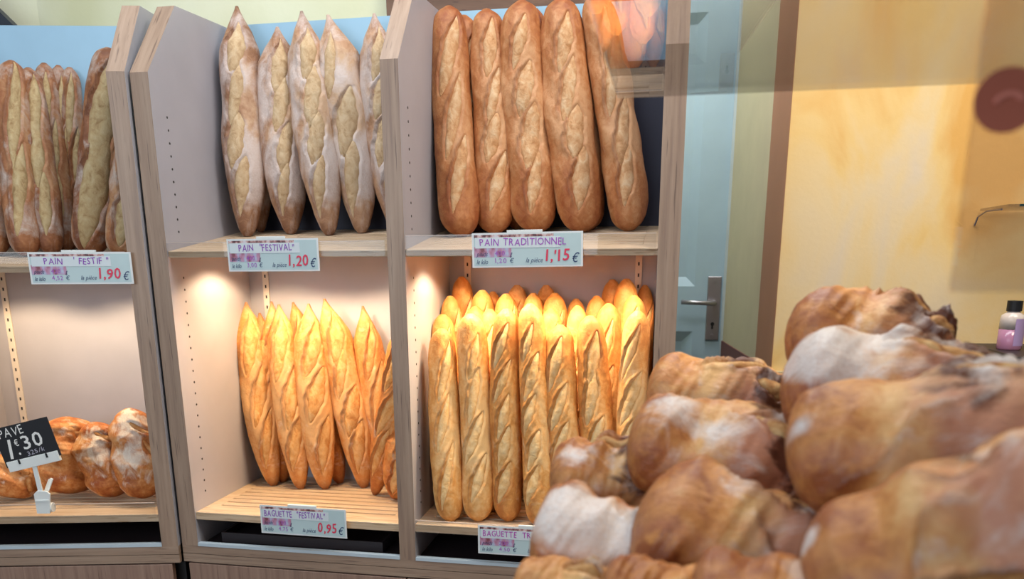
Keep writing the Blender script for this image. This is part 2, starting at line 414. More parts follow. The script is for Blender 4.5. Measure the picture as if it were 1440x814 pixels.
def bay(root, x0, x1, zf, tilt, zlow, shade_top, leds, power):
    slatted_shelf(root, x0, x1, zf, tilt, 0.0135)
    slatted_shelf(root, x0, x1, zlow, 0.0, 0.018)
    MB().box(x0, x1, DEP - 0.012, DEP, EZ + zlow - 0.01, EZ + zf + 0.03).build('back_panel', M_lam, root)
    MB().box(x0, x1, DEP - 0.012, DEP, EZ - 0.75, EZ + zlow - 0.01).build('back_panel', M_tray, root)  # near-black colour paints the darkness of the gap under the shelf
    MB().box(x0, x1, DEP - 0.012, DEP, EZ + zf + 0.03, EZ + shade_top).build('back_panel', M_lam_shade, root)  # lower part coloured as the shade behind the loaves
    MB().box(x0, x1, DEP - 0.012, DEP, EZ + shade_top, EZ + 0.552).build('back_panel', M_lam_blue, root)
    MB().box(x0, x1, 0.021, DEP - 0.012, EZ - 0.668, EZ - 0.6545).build('bottom_board', M_tray, root)  # board coloured dark for the shade inside the gap
    MB().box(x0, x1, -0.001, 0.012, EZ - 0.6545, EZ - 0.647).build('white_lip', M_lip, root)
    shelf_strip(root, x0 + 0.047, zlow, zf + 0.035, DEP - 0.0125)
    shelf_strip(root, x1 - 0.047, zlow, zf + 0.035, DEP - 0.0125)
    for fx, fy in leds:
        led(root, x0 + (x1 - x0) * fx, fy, zf - 0.0135 + fy * tilt - 0.0005, power)
HZ = [0.30 - 0.0262 * i for i in range(12) if abs(0.30 - 0.0262 * i - 0.03) > 0.02] + [-0.035 - 0.0262 * i for i in range(20)]

cab = empty('bread_cabinet', (0, D, 0))
tag(cab, 'oak-edged double bread cabinet with two open bays on the left and middle of the back wall, against the blue door', 'cabinet')
cab['label'] = 'double-bay oak-edged bread cabinet between the narrow joint and the blue door'
X = [-1.1137 + 0.002, -1.0699, -0.5687, -0.5313, -0.0218, 0.0198]
side_panel(X[0], X[1], 'side_panel', cab); side_panel(X[2], X[3], 'side_panel', cab); side_panel(X[4], X[5], 'side_panel', cab)
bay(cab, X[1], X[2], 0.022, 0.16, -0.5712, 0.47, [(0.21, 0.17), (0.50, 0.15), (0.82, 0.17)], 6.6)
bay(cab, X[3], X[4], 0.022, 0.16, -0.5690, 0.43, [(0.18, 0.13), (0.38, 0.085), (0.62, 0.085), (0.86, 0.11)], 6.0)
peg_holes(cab, X[1], 1, HZ); peg_holes(cab, X[3], 1, HZ)
lower_front(cab, X[0], X[5], [(X[0] + 0.012, X[2] + 0.012), (X[2] + 0.0155, X[5] - 0.012)])
guard(cab, X[1], X[2], 0.010, 0.040); guard(cab, X[3], X[4], 0.010, 0.0497)
guard(cab, X[3], X[4], -0.585, -0.5575)

MB().box(-1.1147, -1.1117, 0.004, 0.03, 0.05, EZ + ZK - 0.006).build('joint_shade_strip', M_black, cab)  # black strip added to paint the shade in the joint
TH = math.radians(13.1)
cab1 = empty('bread_cabinet', (-1.1137 - 0.001, 1.6037, 0), TH)
tag(cab1, 'single-bay oak-edged bread cabinet turned inward at the left edge of the photo', 'cabinet')
side_panel(-0.0385, -0.0005, 'side_panel', cab1); side_panel(-0.592, -0.5535, 'side_panel', cab1)
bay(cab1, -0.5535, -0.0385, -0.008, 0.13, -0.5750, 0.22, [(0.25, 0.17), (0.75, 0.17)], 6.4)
peg_holes(cab1, -0.5535, 1, [-0.05 - 0.03 * i for i in range(17)])
lower_front(cab1, -0.592, -0.0005, [(-0.58, -0.020)])
guard(cab1, -0.5535, -0.0385, -0.020, 0.021); guard(cab1, -0.5535, -0.0385, -0.590, -0.5445)
C1M = Matrix.Translation((-1.1147, 1.6037, 0)) @ Matrix.Rotation(TH, 4, 'Z')
C1X = np.array([math.cos(TH), math.sin(TH), 0]); C1N = np.array([-math.sin(TH), math.cos(TH), 0]); C1P = np.array([-1.1147, 1.6037, 0])
def at_c1(px, py, dd):                                       # point dd behind the front plane of the turned cabinet
    r = ray(px, py); t = (C1P - EYE + C1N * dd) @ C1N / (r @ C1N); return EYE + r * t
# dark baking trays below the lower shelf of the middle bay
for k, (a, b) in enumerate([(0.045, 0.45)]):
    t = MB(); t.box(X[1] + a, X[1] + b, D + 0.03, D + 0.32, EZ - 0.652, EZ - 0.646); t.box(X[1] + a, X[1] + b, D + 0.03, D + 0.036, EZ - 0.646, EZ - 0.628)
    t.box(X[1] + a, X[1] + b, D + 0.314, D + 0.32, EZ - 0.646, EZ - 0.628); t.box(X[1] + a, X[1] + a + 0.006, D + 0.036, D + 0.314, EZ - 0.646, EZ - 0.628)
    t.box(X[1] + b - 0.006, X[1] + b, D + 0.036, D + 0.314, EZ - 0.646, EZ - 0.628)
    tag(t.build('baking_tray', M_tray), 'dark baking tray lying in the gap under the lower shelf of the middle bay', 'tray')

# ------------------------------------------------------------------ loaves
def smooth1(a, k):
    if k < 1: return a
    g = np.exp(-0.5 * (np.arange(-3 * k, 3 * k + 1) / k) ** 2); g /= g.sum()
    return np.convolve(np.pad(a, 3 * k, mode='edge'), g, mode='valid')
PROF = {
 'point': [(0, 0.12), (0.008, 0.25), (0.03, 0.38), (0.08, 0.53), (0.16, 0.73), (0.27, 0.91), (0.42, 1.0), (0.68, 1.0), (0.82, 0.90), (0.89, 0.60), (0.94, 0.33), (0.972, 0.17), (1, 0.05)],
 'round': [(0, 0.12), (0.008, 0.40), (0.025, 0.64), (0.06, 0.85), (0.12, 0.96), (0.3, 1.0), (0.6, 0.97), (0.85, 0.90), (0.93, 0.80), (0.97, 0.62), (0.99, 0.38), (1, 0.10)],
 'blunt': [(0, 0.15), (0.012, 0.48), (0.035, 0.72), (0.08, 0.90), (0.15, 0.99), (0.4, 1.0), (0.7, 0.97), (0.86, 0.84), (0.94, 0.62), (0.98, 0.36), (1, 0.10)],
 'batard': [(0, 0.08), (0.02, 0.42), (0.06, 0.66), (0.14, 0.87), (0.28, 0.99), (0.5, 1.0), (0.7, 0.96), (0.84, 0.82), (0.93, 0.58), (0.98, 0.32), (1, 0.08)],
}
def rng(seed): return np.random.default_rng(seed)
def make_loaf(name, mk, P0, P1, width, thick=None, prof='round', face=None, scores=(), seed=0, bend=0.0, nu=200, nv=72,
              lump=0.05, ear=0.0045, flour_spots=(), rag=0.0, groove=0.004, bulge=0.006, tip_toast=0.5, score_name='score', folds=(), burns=()):
    r_ = rng(seed); P0 = np.array(P0, float); P1 = np.array(P1, float)
    ax = P1 - P0; L = np.linalg.norm(ax); ax /= L
    mid = (P0 + P1) / 2
    n = (EYE - mid) if face is None else np.array(face, float)
    n = nrm(n - ax * (n @ ax)); rt = np.cross(ax, n)
    if thick is None: thick = width * 0.86
    sg = np.linspace(0, 1, 401); pr = np.array(PROF[prof]); pr_y = smooth1(np.interp(sg, pr[:, 0], pr[:, 1]), 4)
    ends = np.clip(np.minimum(sg, 1 - sg) * 18, 0, 1)
    wob = sum(r_.uniform(-1, 1) * np.sin(2 * np.pi * (k * sg * r_.uniform(.7, 1.3)) + r_.uniform(0, 6.28)) / k for k in (1, 2, 3, 5))
    pr_y = pr_y * (1 + lump * 0.55 * wob * ends)
    lat = bend * 4 * sg * (1 - sg) + lump * 0.10 * width * np.sin(2 * np.pi * sg * r_.uniform(1, 2) + r_.uniform(0, 6)) * ends
    comp = [(r_.integers(1, 5), r_.uniform(2, 9), r_.uniform(0, 6.28), r_.uniform(.4, 1)) for _ in range(7)]
    fine = [(r_.integers(3, 12), r_.uniform(14, 50), r_.uniform(0, 6.28), r_.uniform(.3, 1)) for _ in range(10)]
    def base(S, PH):
        rr = np.interp(S, sg, pr_y); cx = np.interp(S, sg, lat)
        lu = sum(a * np.sin(m * PH + k * S * 3.0 + p) for m, k, p, a in comp) / 7
        fi = sum(a * np.sin(m * PH + k * S * 2.0 + p) for m, k, p, a in fine) / 10
        e = np.clip(np.minimum(S, 1 - S) * 10, 0.15, 1)
        d = width * (lump * 0.9 * lu + lump * 0.22 * fi) * e
        if rag:
            d = d + 0.55 * width * rag * np.clip((S - 0.72) / 0.2, 0, 1) * (np.abs(np.sin(5 * PH + 23 * S)) * .5 + np.abs(np.sin(9 * PH - 41 * S + 1)) * .35 - .3)
        return rr, cx, d
    def pos(S, PH, extra):
        rr, cx, d = base(S, PH); d = d + extra
        z = np.cos(PH); z = np.where(z < 0, z * 0.86, z)
        e = np.maximum(rr, 0.0)
        x = (width / 2 * e + d * np.minimum(1, e * 1.6)) * np.sin(PH) + cx
        zz = (thick / 2 * e + d * np.minimum(1, e * 1.6)) * z
        return np.stack([x, S * L, zz], -1)
    # crust
    s = np.linspace(0, 1, nu); s = s - 0.07 * np.sin(4 * np.pi * s) / (2 * np.pi) * 0 ; s = 0.5 - 0.5 * np.cos(np.pi * s) * 0.35 - 0.65 * (0.5 - s)
    s = (s - s[0]) / (s[-1] - s[0])
    ph = np.linspace(-np.pi, np.pi, nv, endpoint=False)
    S, PH = np.meshgrid(s, ph, indexing='ij')
    ext = np.zeros_like(S); toast = np.clip((np.abs(S - 0.5) - 0.44) / 0.06, 0, 1) * tip_toast
    for (s0, f0, a, b, ang) in scores:
        ca, sa = math.cos(ang), math.sin(ang)
        q1 = (S - s0) * L; q2 = (PH - f0) * width / 2
        p = ca * q1 + sa * q2; q = sa * q1 - ca * q2
        lens = b * np.clip(1 - (p / a) ** 2, 0, 1) ** 0.8 * (1 + 0.09 * np.sin(p / a * 6 + s0 * 40) + 0.05 * np.sin(p / a * 17 + s0 * 70))
        ins = np.clip((lens - np.abs(q)) / 0.004, 0, 1)
        ext -= groove * ins
        on = np.clip(1 - (p / a) ** 4, 0, 1)
        ext += ear * on * np.exp(-((q - lens - 0.002) / 0.0030) ** 2)
        ext += 0.4 * ear * on * np.exp(-((q + lens + 0.002) / 0.0045) ** 2)
        toast = np.maximum(toast, 0.7 * on * np.exp(-((q - lens - 0.0015) / 0.0032) ** 2) * (np.abs(p) < a))
    for (f0, kk, sa_, sb_, hh) in folds:
        dist = (PH - f0 - kk * (S - 0.5) - 0.18 * np.sin(9 * S + f0 * 5) - 0.07 * np.sin(27 * S + f0)) * width / 2
        win = np.clip((S - sa_) / 0.12, 0, 1) * np.clip((sb_ - S) / 0.12, 0, 1)
        ext += hh * win * np.where(dist > 0, np.exp(-dist / (0.30 * width)), np.exp(dist / 0.004) * 1.25 - 0.25 * np.exp(dist / 0.02))
        toast = np.maximum(toast, 0.5 * win * np.exp(-(np.abs(dist) / 0.006) ** 2))
    V = pos(S, PH, ext)
    bu = np.zeros_like(S)
    for (fs, fp, fr, fa) in burns:
        bu = np.maximum(bu, fa * np.exp(-(((S - fs) * L) ** 2 + ((PH - fp) * width / 2) ** 2) / fr ** 2))
    fl = np.zeros_like(S)
    for (fs, fp, fr, fa) in flour_spots:
        fl = np.maximum(fl, fa * np.exp(-(((S - fs) * L) ** 2 + ((PH - fp) * width / 2) ** 2) / fr ** 2))
    verts = V.reshape(-1, 3); idx = np.arange(nu * nv).reshape(nu, nv); nx = np.roll(idx, -1, 1)
    F = np.stack([idx[:-1], nx[:-1], nx[1:], idx[1:]], -1).reshape(-1, 4)[:, ::-1]
    c0, c1 = len(verts), len(verts) + 1
    verts = np.vstack([verts, V[0].mean(0) - [0, 0.0008, 0], V[-1].mean(0) + [0, 0.0008, 0]])
    caps = [(c0, idx[0, i], nx[0, i]) for i in range(nv)] + [(c1, nx[-1, i], idx[-1, i]) for i in range(nv)]
    me = bpy.data.meshes.new(name); me.from_pydata(verts.tolist(), [], F.tolist() + [tuple(int(x) for x in c) for c in caps])
    for nm, arr in (('toast', toast), ('flour', fl), ('burn', bu)):
        at_ = me.attributes.new(nm, 'FLOAT', 'POINT'); v = np.zeros(len(verts)); v[:nu * nv] = arr.reshape(-1); v[-2:] = arr[0].mean(), arr[-1].mean()
        at_.data.foreach_set('value', v.astype(np.float32))
    me.polygons.foreach_set('use_smooth', np.ones(len(me.polygons), bool))
    me.materials.append(CR[mk]); me.update()
    o = bpy.data.objects.new(name, me); COL.objects.link(o)
    Mx = Matrix.Identity(4)
    for i in range(3): Mx[i][0], Mx[i][1], Mx[i][2], Mx[i][3] = rt[i], ax[i], n[i], P0[i]
    o.matrix_world = Mx
    # the opened scores, each a lens of crumb of its own
    for (s0, f0, a, b, ang) in scores:
        na, nb = 26, 9
        tp = np.linspace(-1, 1, na); tq = np.linspace(-1.12, 1.12, nb)
        TP, TQ = np.meshgrid(tp, tq, indexing='ij')
        p = TP * a; lens = np.maximum(b * np.clip(1 - TP ** 2, 0, 1) ** 0.8 * (1 + 0.09 * np.sin(TP * 6 + s0 * 40) + 0.05 * np.sin(TP * 17 + s0 * 70)), 0.0006); q = TQ * lens
        ca, sa = math.cos(ang), math.sin(ang)
        q1 = ca * p + sa * q; q2 = sa * p - ca * q
        SS = np.clip(s0 + q1 / L, 0.012, 0.988); PP = f0 + q2 / (width / 2)
        nz = sum(np.sin(k1 * p * 90 + k2 * q * 160 + ph0) for k1, k2, ph0 in [(r_.uniform(1, 4), r_.uniform(1, 4), r_.uniform(0, 6)) for _ in range(6)]) / 6
        skew = np.clip((TQ + 1.12) / 2.24, 0, 1)
        hgt = (-groove * 0.9 + bulge * np.clip(1 - TQ ** 2, -0.3, 1) * np.clip(1 - TP ** 2, 0, 1) ** 0.5 + nz * 0.0012 * np.clip(1 - np.abs(TQ), 0, 1)) - 0.0012 * (np.abs(TQ) > 1)
        hgt = hgt - 0.003 * np.clip((TQ - 0.55) / 0.5, 0, 1)
        VV = pos(SS, PP, hgt)
        id2 = np.arange(na * nb).reshape(na, nb)
        FF = np.stack([id2[:-1, :-1], id2[:-1, 1:], id2[1:, 1:], id2[1:, :-1]], -1).reshape(-1, 4)
        m2 = bpy.data.meshes.new(score_name); m2.from_pydata(VV.reshape(-1, 3).tolist(), [], FF.tolist())
        m2.polygons.foreach_set('use_smooth', np.ones(len(m2.polygons), bool)); m2.materials.append(CB[mk])
        tt = m2.attributes.new('toast', 'FLOAT', 'POINT'); tt.data.foreach_set('value', (np.clip((np.abs(TQ) - 0.6) / 0.5, 0, 1)).reshape(-1).astype(np.float32))
        o2 = bpy.data.objects.new(score_name, m2); COL.objects.link(o2); o2.parent = o
    return o
def diag_scores(r_, n, L, w, a0=0.155, ang=0.30, f=0.0, wid=0.30, s0=0.12, s1=0.90):
    out = []
    for i in range(n):
        c = s0 + (s1 - s0) * (i + 0.5) / n + r_.uniform(-.012, .012)
        out.append((c, f + r_.uniform(-.22, .22), L * (s1 - s0) / n * r_.uniform(0.62, 0.80), w * wid * r_.uniform(0.52, 0.80), ang * r_.uniform(0.7, 1.25)))
    return out
def shelf_up(Y, zf=0.022, tilt=0.16, y0=D): return EZ + zf + tilt * (Y - y0)

def upright(name, mk, b_px, t_px, wpx, Yb, Yt, label, cat, group, seed, nsc, prof='round', ang=0.3, zfloor=None, **kw):
    P0 = at(b_px[0], b_px[1], Yb); P1 = at(t_px[0], t_px[1], Yt)
    if zfloor is not None:
        P0 = np.array([P0[0], P0[1], zfloor(Yb)])
    w = wpx * m_per_px((P0 + P1) / 2)
    ymax = D + DEP - 0.0135 - 0.44 * w
    if Yt > ymax: P1 = at(t_px[0], t_px[1], ymax)
    L = np.linalg.norm(P1 - P0)
    r_ = rng(seed + 900)
    sc = diag_scores(r_, nsc, L, w, ang=ang, f=kw.pop('f', r_.uniform(-.35, .35)), wid=kw.pop('wid', 0.30)) if nsc else ()
    if 'bend' in kw: kw['bend'] *= m_per_px(P0)
    o = make_loaf(name, mk, P0, P1, w, prof=prof, scores=sc, seed=seed, **kw)
    tag(o, label, cat, group); return o

ORD = ['first', 'second', 'third', 'fourth', 'fifth', 'sixth', 'seventh', 'eighth', 'ninth', 'tenth']
# --- upper middle bay: floured pointed loaves
G = 'floured pointed loaves on the upper middle shelf'
UPM = [((348, 332), (333, 9), 61, 1.845, 1.925, 'widest floured pointed loaf, leftmost on the upper middle shelf', 3, 4),
       ((409, 324), (390, 38), 62, 1.88, 1.93, 'floured loaf with blunt tip, second from left on the upper middle shelf', -2, 4),
       ((463, 323), (424, 16), 60, 1.85, 1.905, 'floured loaf with a black burnt tip, middle of the upper middle shelf', 0, 4),
       ((509, 323), (461, 21), 62, 1.885, 1.93, 'floured loaf with open slashes, right of the black-tipped one on the upper middle shelf', 7, 3),
       ((556, 290), (526, 19), 58, 1.90, 1.925, 'floured pointed loaf half hidden by the middle oak post, upper middle shelf', 0, 4)]
for i, (b, t, w, yb, yt, lab, bend, nsc) in enumerate(UPM):
    upright('pointed_loaf', 'festival_loaf', b, t, w, yb, yt, lab, 'bread', G, 11 + i, nsc, 'point', 0.28, bend=bend, lump=0.06,
            flour_spots=[(0.35, 0.1, 0.06, .5), (0.7, -.3, .05, .5)], tip_toast=0.9 if i == 2 else 0.35, zfloor=shelf_up, wid=0.36, f=-0.35 if i in (0, 3) else -0.1)
upright('pointed_loaf', 'festival_loaf', (366, 318), (362, 70), 40, 1.925, 1.945, 'floured loaf standing behind the two leftmost ones on the upper middle shelf', 'bread', G, 31, 3, 'point', zfloor=shelf_up)
# --- lower middle bay: golden pointed baguettes
G = 'golden pointed baguettes on the lower middle shelf'
zl2 = lambda Y: EZ - 0.5712
LOM = [((385, 682), (346, 425), 48, 1.862, 1.925, 'leftmost golden pointed baguette, leaning against the side panel in the lower middle bay', -2, 3),
       ((423, 687), (392, 428), 47, 1.845, 1.905, 'golden pointed baguette with floury patches, second from left in the lower middle bay', 0, 3),
       ((457, 685), (434, 427), 49, 1.855, 1.905, 'golden pointed baguette with one long open slash, third from left in lower middle bay', -3, 3),
       ((512, 680), (456, 420), 49, 1.885, 1.92, 'long golden pointed baguette leaning left, tallest tip in the lower middle bay', 5, 4),
       ((549, 668), (510, 430), 42, 1.91, 1.935, 'golden pointed baguette with slim sharp tip near the right of the lower middle bay', 0, 3),
       ((527, 692), (572, 440), 42, 1.83, 1.79, 'brightly lit pale baguette leaning right behind the middle oak post', 2, 3)]
for i, (b, t, w, yb, yt, lab, bend, nsc) in enumerate(LOM):
    upright('pointed_baguette', 'festival_baguette', b, t, w, yb, yt, lab, 'bread', G, 41 + i, nsc, 'point', 0.30, bend=bend, tip_toast=0.9, zfloor=zl2, wid=0.34)
for i, (b, t, w, yb, yt, lab) in enumerate([
       ((398, 672), (365, 440), 44, 1.90, 1.945, 'golden baguette tip showing behind the two leftmost ones in the lower middle bay'),
       ((400, 672), (382, 424), 40, 1.915, 1.948, 'golden baguette whose dark tip rises just left of the second one, lower middle bay'),
       ((478, 672), (412, 425), 46, 1.915, 1.95, 'golden baguette slanting behind the third one, its dark tip showing in the lower middle bay'),
       ((556, 690), (562, 600), 40, 1.80, 1.80, 'baguette end just peeking out beside the middle oak post, lower middle bay')]):
    upright('pointed_baguette', 'festival_baguette', b, t, w, yb, yt, lab, 'bread', G, 61 + i, 3, 'point', 0.26, tip_toast=0.9, zfloor=zl2)
# --- upper right bay: brown traditional loaves
G = 'brown traditional loaves on the upper right shelf'
UPR = [((650, 331), (631, 10), 58, 1.805, 1.905, 'orange-brown round-ended loaf, leftmost on the upper right shelf', -4, 3),
       ((696, 327), (684, 14), 58, 1.85, 1.91, 'brown loaf with a knobbly top, second from left on the upper right shelf', 3, 4),
       ((756, 325), (733, 2), 66, 1.86, 1.90, 'broad light brown loaf, in the middle of the upper right shelf', -5, 4),
       ((820, 325), (787, -1), 68, 1.86, 1.90, 'brown loaf with pale open slashes, fourth from left on the upper right shelf', -4, 4),
       ((886, 322), (836, -8), 58, 1.875, 1.90, 'rightmost brown loaf, leaning left beside the shade-toned back panel on the upper right shelf', 5, 4)]
for i, (b, t, w, yb, yt, lab, bend, nsc) in enumerate(UPR):
    upright('traditional_loaf', 'traditional', b, t, w, yb, yt, lab, 'bread', G, 71 + i, nsc, 'round', 0.26, bend=bend, lump=0.07, tip_toast=0.25, zfloor=shelf_up, wid=0.32, f=0.1)
for i, (b, t, w, yb, yt, lab) in enumerate([
       ((668, 322), (652, 22), 46, 1.90, 1.94, 'brown loaf standing behind the first two on the upper right shelf'),
       ((726, 322), (752, 12), 44, 1.915, 1.945, 'brown loaf showing behind the broad middle one on the upper right shelf'),
       ((830, 318), (802, 18), 50, 1.905, 1.945, 'brown loaf standing in shade behind the fourth one on the upper right shelf')]):
    upright('traditional_loaf', 'traditional', b, t, w, yb, yt, lab, 'bread', G, 81 + i, 3, 'round', tip_toast=0.3, zfloor=shelf_up)
# --- lower right bay: golden round-ended baguettes, three rows deep
G = 'golden baguettes in the lower right bay'
zl3 = lambda Y: EZ - 0.5690
FR = [((634, 740), (621, 462), 44, 'leftmost front baguette, deep orange and shorter, lower right bay', 3),
      ((673, 739), (661, 441), 47, 'second front baguette from left, with a dark split near its top, lower right bay', 4),
      ((715, 738), (712, 434), 44, 'third front baguette from left, directly above the price tag, lower right bay', 5),
      ((759, 736), (745, 427), 44, 'fourth front baguette from left, the tallest of the front row, lower right bay', 5),
      ((800, 736), (787, 457), 46, 'fifth front baguette from left, pale and blunt, behind the nearest small loaf', 4),
      ((842, 735), (829, 444), 48, 'sixth front baguette from left, with a long deep slash, lower right bay', 4),
      ((888, 732), (897, 437), 44, 'rightmost front baguette, next to the right oak post, lower right bay', 4)]
for i, (b, t, w, lab, nsc) in enumerate(FR):
    upright('golden_baguette', 'tradition_baguette', b, t, w, 1.652 + 0.012 * (i % 3), 1.725 + 0.006 * (i % 2), lab, 'bread', G, 101 + i, nsc, 'round', 0.34, bend=(-2, 3, -3, 2, -2, 3, -3)[i], tip_toast=0.15, zfloor=zl3, wid=0.32)
MID = [((640, 715), (622, 442), 40, 1.735, 'baguette tip tucked between side panel and second front baguette, lower right bay'),
       ((690, 715), (668, 431), 40, 1.745, 'baguette tip between second and third front baguettes, low in the pile'),
       ((690, 715), (689, 435), 40, 1.74, 'pale baguette just left of the third front baguette, half hidden'),
       ((770, 715), (775, 434), 38, 1.745, 'baguette tip right behind the tallest front baguette, lower right bay'),
       ((815, 715), (812, 430), 36, 1.75, 'small baguette tip left of the sixth front baguette, lower right bay'),
       ((850, 715), (856, 427), 44, 1.735, 'bright baguette towering behind the sixth front baguette, lower right bay'),
       ((880, 715), (892, 416), 44, 1.745, 'bright baguette right behind the rightmost front one, lower right bay')]
for i, (b, t, w, yb, lab) in enumerate(MID):
    upright('golden_baguette', 'tradition_baguette', b, t, w, yb, yb + 0.07, lab, 'bread', G, 121 + i, 4, 'round', 0.34, tip_toast=0.15, zfloor=zl3)
BK = [((650, 700), (633, 416), 34, 1.82, 'baguette top by the side panel, second step of the left side, lower right bay'),
      ((668, 700), (649, 389), 36, 1.87, 'tallest baguette at back left beside the shelf strip, lower right bay'),
      ((686, 700), (678, 408), 40, 1.83, 'orange baguette top right of the shelf strip in the back row'),
      ((700, 690), (693, 410), 30, 1.89, 'dim baguette top deep between the third and fourth back tops'),
      ((712, 700), (712, 413), 40, 1.82, 'yellow baguette top behind the third front baguette, back row'),
      ((732, 690), (727, 401), 38, 1.88, 'orange baguette top in the middle left of the back row'),
      ((750, 700), (750, 412), 36, 1.83, 'pale baguette top left of the central back pair'),
      ((772, 690), (768, 401), 36, 1.88, 'orange baguette top in the centre of the back row'),
      ((785, 700), (780, 412), 40, 1.82, 'large pale baguette top right of centre in the back row'),
      ((812, 695), (810, 420), 32, 1.86, 'short orange baguette top between the centre and right clusters'),
      ((838, 700), (839, 416), 36, 1.83, 'yellow baguette top left of the right cluster in the back row'),
      ((862, 690), (861, 393), 36, 1.88, 'baguette top at the left of the tall right cluster, back row'),
      ((878, 695), (881, 392), 40, 1.83, 'brightest tall baguette top in the right cluster, back row'),
      ((897, 690), (907, 401), 30, 1.89, 'orange baguette top squeezed against the right oak post, back row')]
for i, (b, t, w, yb, lab) in enumerate(BK):
    upright('golden_baguette', 'tradition_baguette', b, t, w, yb, yb + 0.05, lab, 'bread', G, 141 + i, 3, 'round', 0.34, tip_toast=0.2, zfloor=zl3)
# --- turned cabinet, upper shelf: rustic long loaves
G = 'rustic long loaves on the upper left shelf'
def c1_up(b, t, wpx, db, dt, label, seed, nsc, **kw):
    P0 = at_c1(b[0], b[1], db); P0[2] = EZ - 0.008 + 0.13 * db + 0.002
    P1 = at_c1(t[0], t[1], dt); w = wpx * m_per_px((P0 + P1) / 2); L = np.linalg.norm(P1 - P0); r_ = rng(seed + 7)
    sc = diag_scores(r_, nsc, L, w, ang=kw.pop('ang', 0.12), f=kw.pop('f', -0.1), wid=kw.pop('wid', 0.38))
    o = make_loaf('rustic_loaf', 'festif', P0, P1, w, prof='round', scores=sc, seed=seed, lump=0.08, tip_toast=0.3, **kw)
    tag(o, label, 'bread', G)
c1_up((36, 356), (16, 86), 46, 0.16, 0.26, 'reddish rustic loaf with a pale split, second from the left photo edge, upper left shelf', 201, 2, bend=-0.004)
c1_up((-6, 356), (-12, 96), 40, 0.17, 0.25, 'rustic loaf cut by the left photo edge on the upper left shelf', 202, 2)
c1_up((72, 355), (40, 96), 40, 0.19, 0.28, 'narrow rustic loaf with grey floury side, third from the left photo edge', 203, 3)
c1_up((92, 352), (62, 89), 34, 0.26, 0.31, 'slim rustic loaf behind the narrow one on the upper left shelf', 204, 3)
c1_up((100, 345), (82, 92), 28, 0.29, 0.325, 'rustic loaf at the very back, brown top, middle of the upper left shelf', 206, 3)
c1_up((112, 330), (98, 95), 30, 0.30, 0.33, 'yellowish rustic loaf at the back with a gap of blue panel on its right', 207, 3)
c1_up((124, 352), (154, 68), 52, 0.17, 0.22, 'large rustic loaf leaning right with a wide pale split and dark crust edge', 208, 2, wid=0.62, f=0.1)
c1_up((170, 353), (186, 190), 46, 0.15, 0.18, 'rustic loaf with a cream split half hidden by the oak post, upper left shelf', 209, 2, wid=0.5)
# --- turned cabinet, lower shelf: pave loaves leaning together
G = 'square paving-stone loaves on the lower left shelf'
def pave(b, t, wpx, db, dt, label, seed, fs, **kw):
    P0 = at_c1(b[0], b[1], db); P0[2] = EZ - 0.5750 + 0.012
    P1 = at_c1(t[0], t[1], dt); w = wpx * m_per_px((P0 + P1) / 2); r_ = rng(seed); L = np.linalg.norm(P1 - P0)
    sc = [(0.42, 0.75, L * 0.24, w * 0.10, -0.5), (0.74, 0.35, L * 0.17, w * 0.09, -0.9)]
    o = make_loaf('pave_loaf', 'pave', P0, P1, w, w * 0.8, prof='batard', scores=sc, seed=seed, lump=0.10, ear=0.006, flour_spots=fs, nu=80, nv=52, tip_toast=0.1, **kw)
    tag(o, label, 'bread', G)
pave((8, 700), (26, 640), 74, 0.13, 0.16, 'orange crusted loaf behind the black price board, lower left shelf', 221, [])
pave((104, 704), (92, 586), 86, 0.15, 0.20, 'smooth golden loaf right of the black price board, lower left shelf', 222, [(0.8, 0, 0.02, .3)], folds=[(-.3, 1.6, .3, 1, .008), (.6, 1.0, .3, .9, .006)])
pave((166, 704), (128, 594), 66, 0.12, 0.16, 'floury loaf leaning left in the middle of the lower left shelf', 223, [(0.6, -.3, 0.05, .55)], folds=[(-.2, 1.2, .2, 1, .006)])
pave((206, 704), (180, 574), 66, 0.10, 0.15, 'whitest floury loaf beside the oak post on the lower left shelf', 224, [(0.85, -.2, 0.04, .85), (0.45, -.5, 0.04, .7)], folds=[(.5, -.8, .2, 1, .006)])

# ------------------------------------------------------------------ counter, glass, foreground loaves
ct = empty('display_counter', (0.42, 0.66, 0))
CT = EZ - 0.292
tag(ct, 'dark wooden sales counter under the heap of country loaves in the foreground', 'counter')
MB().box(-0.542, 0.65, -0.36, 0.45, CT - 0.03, CT).build('counter_top', M_counter, ct, bevel=0.002)
MB().box(-0.52, 0.63, -0.34, 0.43, 0, CT - 0.03).build('counter_body', M_counter, ct)
def riser(label, steps):
    x0, x1, y0, y1, _ = steps[0]
    r = empty('display_riser', ((x0 + x1) / 2, (y0 + y1) / 2, CT)); tag(r, label, 'display stand')
    for a, b, c, d, z in steps:
        MB().box(a - (x0 + x1) / 2, b - (x0 + x1) / 2, c - (y0 + y1) / 2, d - (y0 + y1) / 2, 0, EZ + z - CT).build('step', M_counter, r, bevel=0.002)
riser('dark stepped stand on the counter under the right-hand heap of country loaves', [(0.19, 0.8, 0.905, 1.06, -0.146), (0.15, 0.8, 0.765, 0.905, -0.182), (0.125, 0.8, 0.42, 0.765, -0.232)])
riser('low dark stand on the counter under the middle row of country loaves', [(0.0, 0.118, 0.95, 1.09, -0.222), (0.0, 0.118, 0.77, 0.95, -0.252)])

